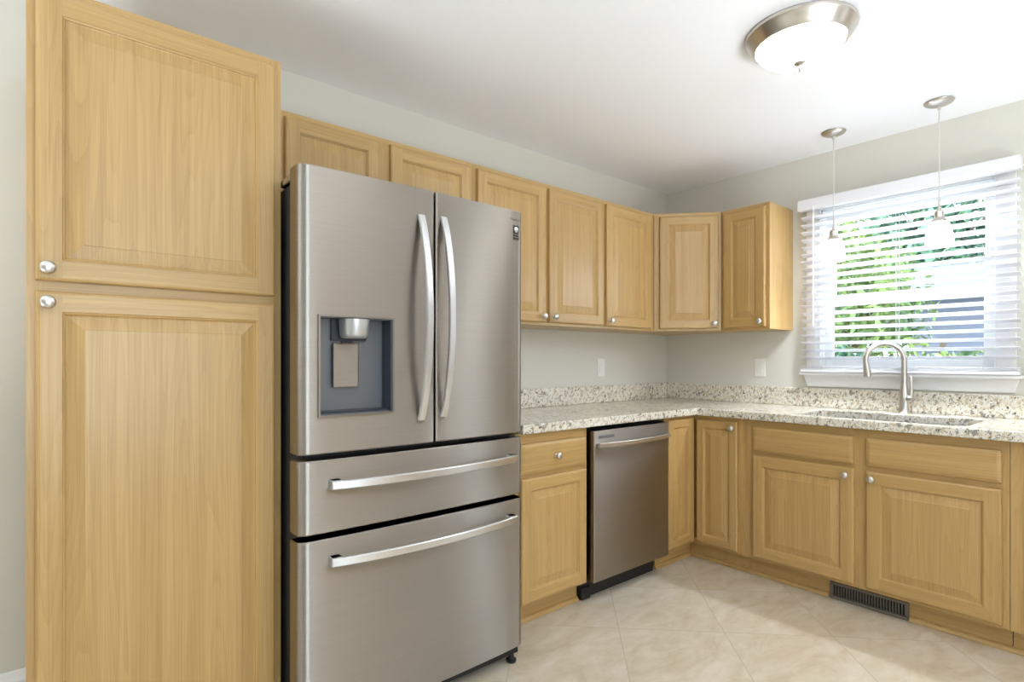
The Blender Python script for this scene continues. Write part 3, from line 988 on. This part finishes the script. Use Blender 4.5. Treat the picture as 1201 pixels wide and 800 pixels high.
box(bm, bx + 0.0035, bx + 0.0125, yy - 0.001, yy, 1.689, 1.698)
link('badge_symbol', bm, 'badge_white', badge)

# ------------------------------------------------------------------ dishwasher
DX0, DX1 = -1.551, -0.911
dw = thing('dishwasher', 'stainless steel dishwasher with bowed bar handle under the granite worktop', 'dishwasher', ((DX0 + DX1) / 2, 0, 0))
dc = (DX0 + DX1) / 2
a0, a1 = -1.537 - dc, -0.920 - dc
link('tub', NB((a0 + 0.004, a1 - 0.002, -0.60, -0.03, 0.10, 0.850)), 'black', dw)
bm = bmesh.new()
prism(bm, [(a0, -0.602), (a0, -0.643), (a0 + 0.003, -0.646), (a1 - 0.003, -0.646), (a1, -0.643), (a1, -0.602)], 0.108, 0.846)
wd = link('door', bm, 'steel', dw)
h = bow_handle(wd, (a0 + 0.022, -0.664, 0.776), (a1 - 0.012, -0.664, 0.776), (0, 0, 1), 0.030, 0.022, 0.012)
for x in (a0 + 0.030, a1 - 0.020):
    bevel(link('handle_mount', NB((x - 0.010, x + 0.010, -0.668, -0.6465, 0.766, 0.786)), 'steel_bar', h), 0.003)
link('maker_badge', NB((a0 + 0.032, a0 + 0.150, -0.6472, -0.6462, 0.806, 0.820)), 'badge_grey', wd)
link('kick_plate', NB((a0 - 0.01, a1 - 0.03, -0.562, -0.545, 0.004, 0.112)), 'black', dw)
bm = NB((a0 - 0.012, a0 + 0.05, -0.575, -0.562, 0.004, 0.060))
lathe(bm, [(0, 0), (0.006, 0), (0.006, -0.003), (0, -0.003)], 14, (a0 + 0.02, -0.575, 0.035), 'Y')
link('kick_bracket', bm, 'black', dw)

# ------------------------------------------------------------------ toe-kick vent
t = thing('floor_vent', 'grey slotted metal heat vent in the toe kick below the sink base', 'vent', (TK, -1.508, 0.0), -PI / 2)
hw_ = 0.166
link('vent_backing', NB((-hw_ + 0.012, hw_ - 0.012, -0.0035, -0.0005, 0.016, 0.068)), 'vent_dark', t)
bevel(link('vent_frame', NB((-hw_, hw_, -0.020, -0.0005, 0.001, 0.016), (-hw_, hw_, -0.012, -0.0005, 0.068, 0.082), (-hw_, -hw_ + 0.016, -0.012, -0.0005, 0.016, 0.068), (hw_ - 0.016, hw_, -0.012, -0.0005, 0.016, 0.068)), 'vent', t), 0.002)
bm = bmesh.new()
for k in range(24):
    x = -hw_ + 0.026 + k * (2 * hw_ - 0.052) / 23
    box(bm, x - 0.0022, x + 0.0022, -0.010, -0.0035, 0.016, 0.068)
link('louver_grille', bm, 'vent', t)

# ------------------------------------------------------------------ ceiling light and pendants
t = thing('ceiling_light', 'round flush ceiling light with nickel ring and lit white glass bowl', 'lamp', (-1.385, -1.542, CEIL))
bm = bmesh.new()
lathe(bm, [(0.0, -0.001), (0.190, -0.001), (0.192, -0.006), (0.190, -0.014), (0.184, -0.020), (0.176, -0.034), (0.170, -0.040), (0.165, -0.050), (0.158, -0.056), (0.150, -0.054), (0.148, -0.044)], 64)
link('ceiling_ring', bm, 'nickel', t, smooth=30)
bm = bmesh.new()
prof = [(0.150, -0.046)]
for k in range(1, 15):
    a = PI / 2 * k / 14
    prof.append((0.152 * math.cos(a) if k < 14 else 0.0, -0.050 - 0.066 * math.sin(a)))
lathe(bm, prof, 64)
link('glass_bowl', bm, 'bowl', t, smooth=60)
bm = bmesh.new()
lathe(bm, [(0.0, -0.113), (0.018, -0.1145), (0.022, -0.118), (0.021, -0.121), (0.013, -0.125), (0.006, -0.129), (0.005, -0.135), (0.008, -0.140), (0.005, -0.148), (0, -0.149)], 24)
link('finial', bm, 'nickel', t, smooth=40)

def pendant(label, x, y, zb, grp='pendants over the sink'):
    """zb: height of the shade's lower rim"""
    t = thing('pendant_lamp', label, 'lamp', (x, y, CEIL), 0, grp)
    bm = bmesh.new()
    lathe(bm, [(0, -0.001), (0.058, -0.001), (0.060, -0.004), (0.056, -0.010), (0.040, -0.018), (0.022, -0.024), (0.008, -0.027), (0.006, -0.040), (0, -0.040)], 36)
    link('canopy', bm, 'nickel', t, smooth=40)
    b = zb - CEIL
    bm = bmesh.new(); tube(bm, [(0, 0, -0.036), (0, 0, b + 0.22)], 0.0028, 8)
    link('cord', bm, 'cord', t, smooth=60)
    bm = bmesh.new()
    lathe(bm, [(0, b + 0.235), (0.0035, b + 0.235), (0.005, b + 0.185), (0.0075, b + 0.180), (0.008, b + 0.172), (0.012, b + 0.168), (0.019, b + 0.163), (0.0195, b + 0.134), (0.030, b + 0.122), (0.036, b + 0.114), (0.036, b + 0.111), (0, b + 0.111)], 28)
    link('socket_cap', bm, 'nickel', t, smooth=35)
    bm = bmesh.new()
    lathe(bm, [(0.0, b + 0.1105), (0.034, b + 0.110), (0.041, b + 0.100), (0.047, b + 0.080), (0.052, b + 0.055), (0.0555, b + 0.030), (0.0555, b + 0.012), (0.055, b + 0.001), (0.0535, b + 0.0), (0.0530, b + 0.012), (0.0530, b + 0.030), (0.0495, b + 0.055), (0.0445, b + 0.080), (0.0385, b + 0.098), (0.032, b + 0.107), (0, b + 0.108)], 36)
    link('glass_shade', bm, 'shade', t, smooth=60)
    bm = bmesh.new()
    lathe(bm, [(0, b + 0.104), (0.012, b + 0.102), (0.013, b + 0.085), (0.020, b + 0.070), (0.023, b + 0.055), (0.020, b + 0.040), (0.010, b + 0.032), (0, b + 0.030)], 20)
    link('bulb', bm, 'bulb', t, smooth=60)
pendant('lit nickel and white glass pendant lamp hanging at the left of the pair', -0.287, -1.262, 1.732)
pendant('lit nickel and white glass pendant lamp hanging at the right of the pair', -0.287, -1.728, 1.742)

# ------------------------------------------------------------------ garden seen through the blind
link('ground', NB((T + 0.02, 30, -20, 20, -0.75, -0.6)), 'bounce_ground', kind='structure')  # ground made pale to bounce sunlight up through the window
def foliage(bm, c, r, n, s, rnd):
    for _ in range(n):
        while True:
            v = Vector((rnd.uniform(-1, 1), rnd.uniform(-1, 1), rnd.uniform(-1, 1)))
            if 0.25 < v.length < 1: break
        p = Vector((c[0] + v.x * r[0], c[1] + v.y * r[1], c[2] + v.z * r[2]))
        a = Vector((rnd.gauss(0, 1), rnd.gauss(0, 1), rnd.gauss(0, 1))).normalized()
        b = a.cross(Vector((rnd.gauss(0, 1), rnd.gauss(0, 1), rnd.gauss(0, 1)))).normalized()
        q = s * rnd.uniform(0.6, 1.4)
        nrm = a.cross(b)
        vs = [bm.verts.new(p + w) for w in (-a * q, b * q * 0.42 + nrm * q * 0.1, a * q, -b * q * 0.42 + nrm * q * 0.1)]
        bm.faces.new(vs)
def tree(name, label, cat, x, y, h, r, n, leaf, mat, seed, trunk=True):
    rnd = random.Random(seed)
    t = thing(name, label, cat, (x, y, -0.6))
    bm = bmesh.new()
    tube(bm, [(0, 0, 0), (0.05, 0.03, h * 0.3), (0.0, 0.08, h * 0.6), (0.05, 0.0, h * 0.8)], [0.11 * h / 4, 0.09 * h / 4, 0.06 * h / 4, 0.03], 10)
    for k in range(6):
        a = rnd.uniform(0, 2 * PI); z = h * rnd.uniform(0.2, 0.6)
        tube(bm, [(0, 0, z), (r[0] * 0.4 * math.cos(a), r[1] * 0.4 * math.sin(a), z + h * 0.12), (r[0] * 0.8 * math.cos(a), r[1] * 0.8 * math.sin(a), z + h * 0.2)], [0.04, 0.03, 0.012], 6)
    link('trunk', bm, 'bark', t)
    bm = bmesh.new()
    for k in range(9):
        c = (rnd.uniform(-0.6, 0.6) * r[0], rnd.uniform(-0.6, 0.6) * r[1], h * 0.55 + rnd.uniform(-0.6, 0.6) * r[2])
        foliage(bm, c, (r[0] * 0.5, r[1] * 0.5, r[2] * 0.45), n // 9, leaf, rnd)
    link('foliage', bm, mat, t)
tree('garden_tree', 'leafy bright green tree outside behind the left half of the blind', 'tree', 4.5, 0.75, 4.6, (1.4, 1.2, 2.0), 6500, 0.07, 'leaf1', 1)
tree('garden_tree', 'taller deep green tree outside showing above the blue-grey outbuilding', 'tree', 11.5, 1.2, 7.6, (1.6, 3.2, 2.6), 9000, 0.12, 'leaf2', 2)
tree('garden_shrub', 'low dark green shrub outside behind the lower left part of the blind', 'shrub', 2.6, -0.05, 2.2, (0.8, 0.6, 0.9), 4500, 0.05, 'leaf2', 3)
tree('garden_shrub', 'low light green shrub outside in front of the blue-grey outbuilding', 'shrub', 4.3, -0.75, 2.5, (0.7, 0.6, 0.6), 3500, 0.055, 'leaf1', 4)
# neighbouring blue-grey outbuilding
t = thing('garden_shed', 'blue-grey outbuilding outside behind the lower right part of the blind', 'shed', (6.5, -1.5, -0.6))
bm = NB((0, 3, -2.2, 1.6, 0, 2.75))
for k in range(19):
    box(bm, -0.012, 0, -2.2, 1.6, 0.1 + k * 0.14, 0.1 + k * 0.14 + 0.02)
link('shed_wall', bm, 'siding', t)
bm = bmesh.new()
a = [bm.verts.new(p) for p in ((-0.3, -2.5, 2.75), (-0.3, 1.9, 2.75), (1.5, 1.9, 3.3), (1.5, -2.5, 3.3), (3.3, -2.5, 2.75), (3.3, 1.9, 2.75))]
b = [bm.verts.new(v.co + Vector((0, 0, 0.08))) for v in a]
for q in ((0, 1, 2, 3), (3, 2, 5, 4)):
    bm.faces.new([a[i] for i in q]); bm.faces.new([b[i] for i in q])
for i, j in ((0, 1), (1, 2), (2, 5), (5, 4), (4, 3), (3, 0)):
    bm.faces.new((a[i], a[j], b[j], b[i]))
link('shed_roof', bm, 'roof', t)
link('shed_window', NB((-0.03, -0.005, -0.2, 0.7, 1.1, 1.9)), 'white', t)
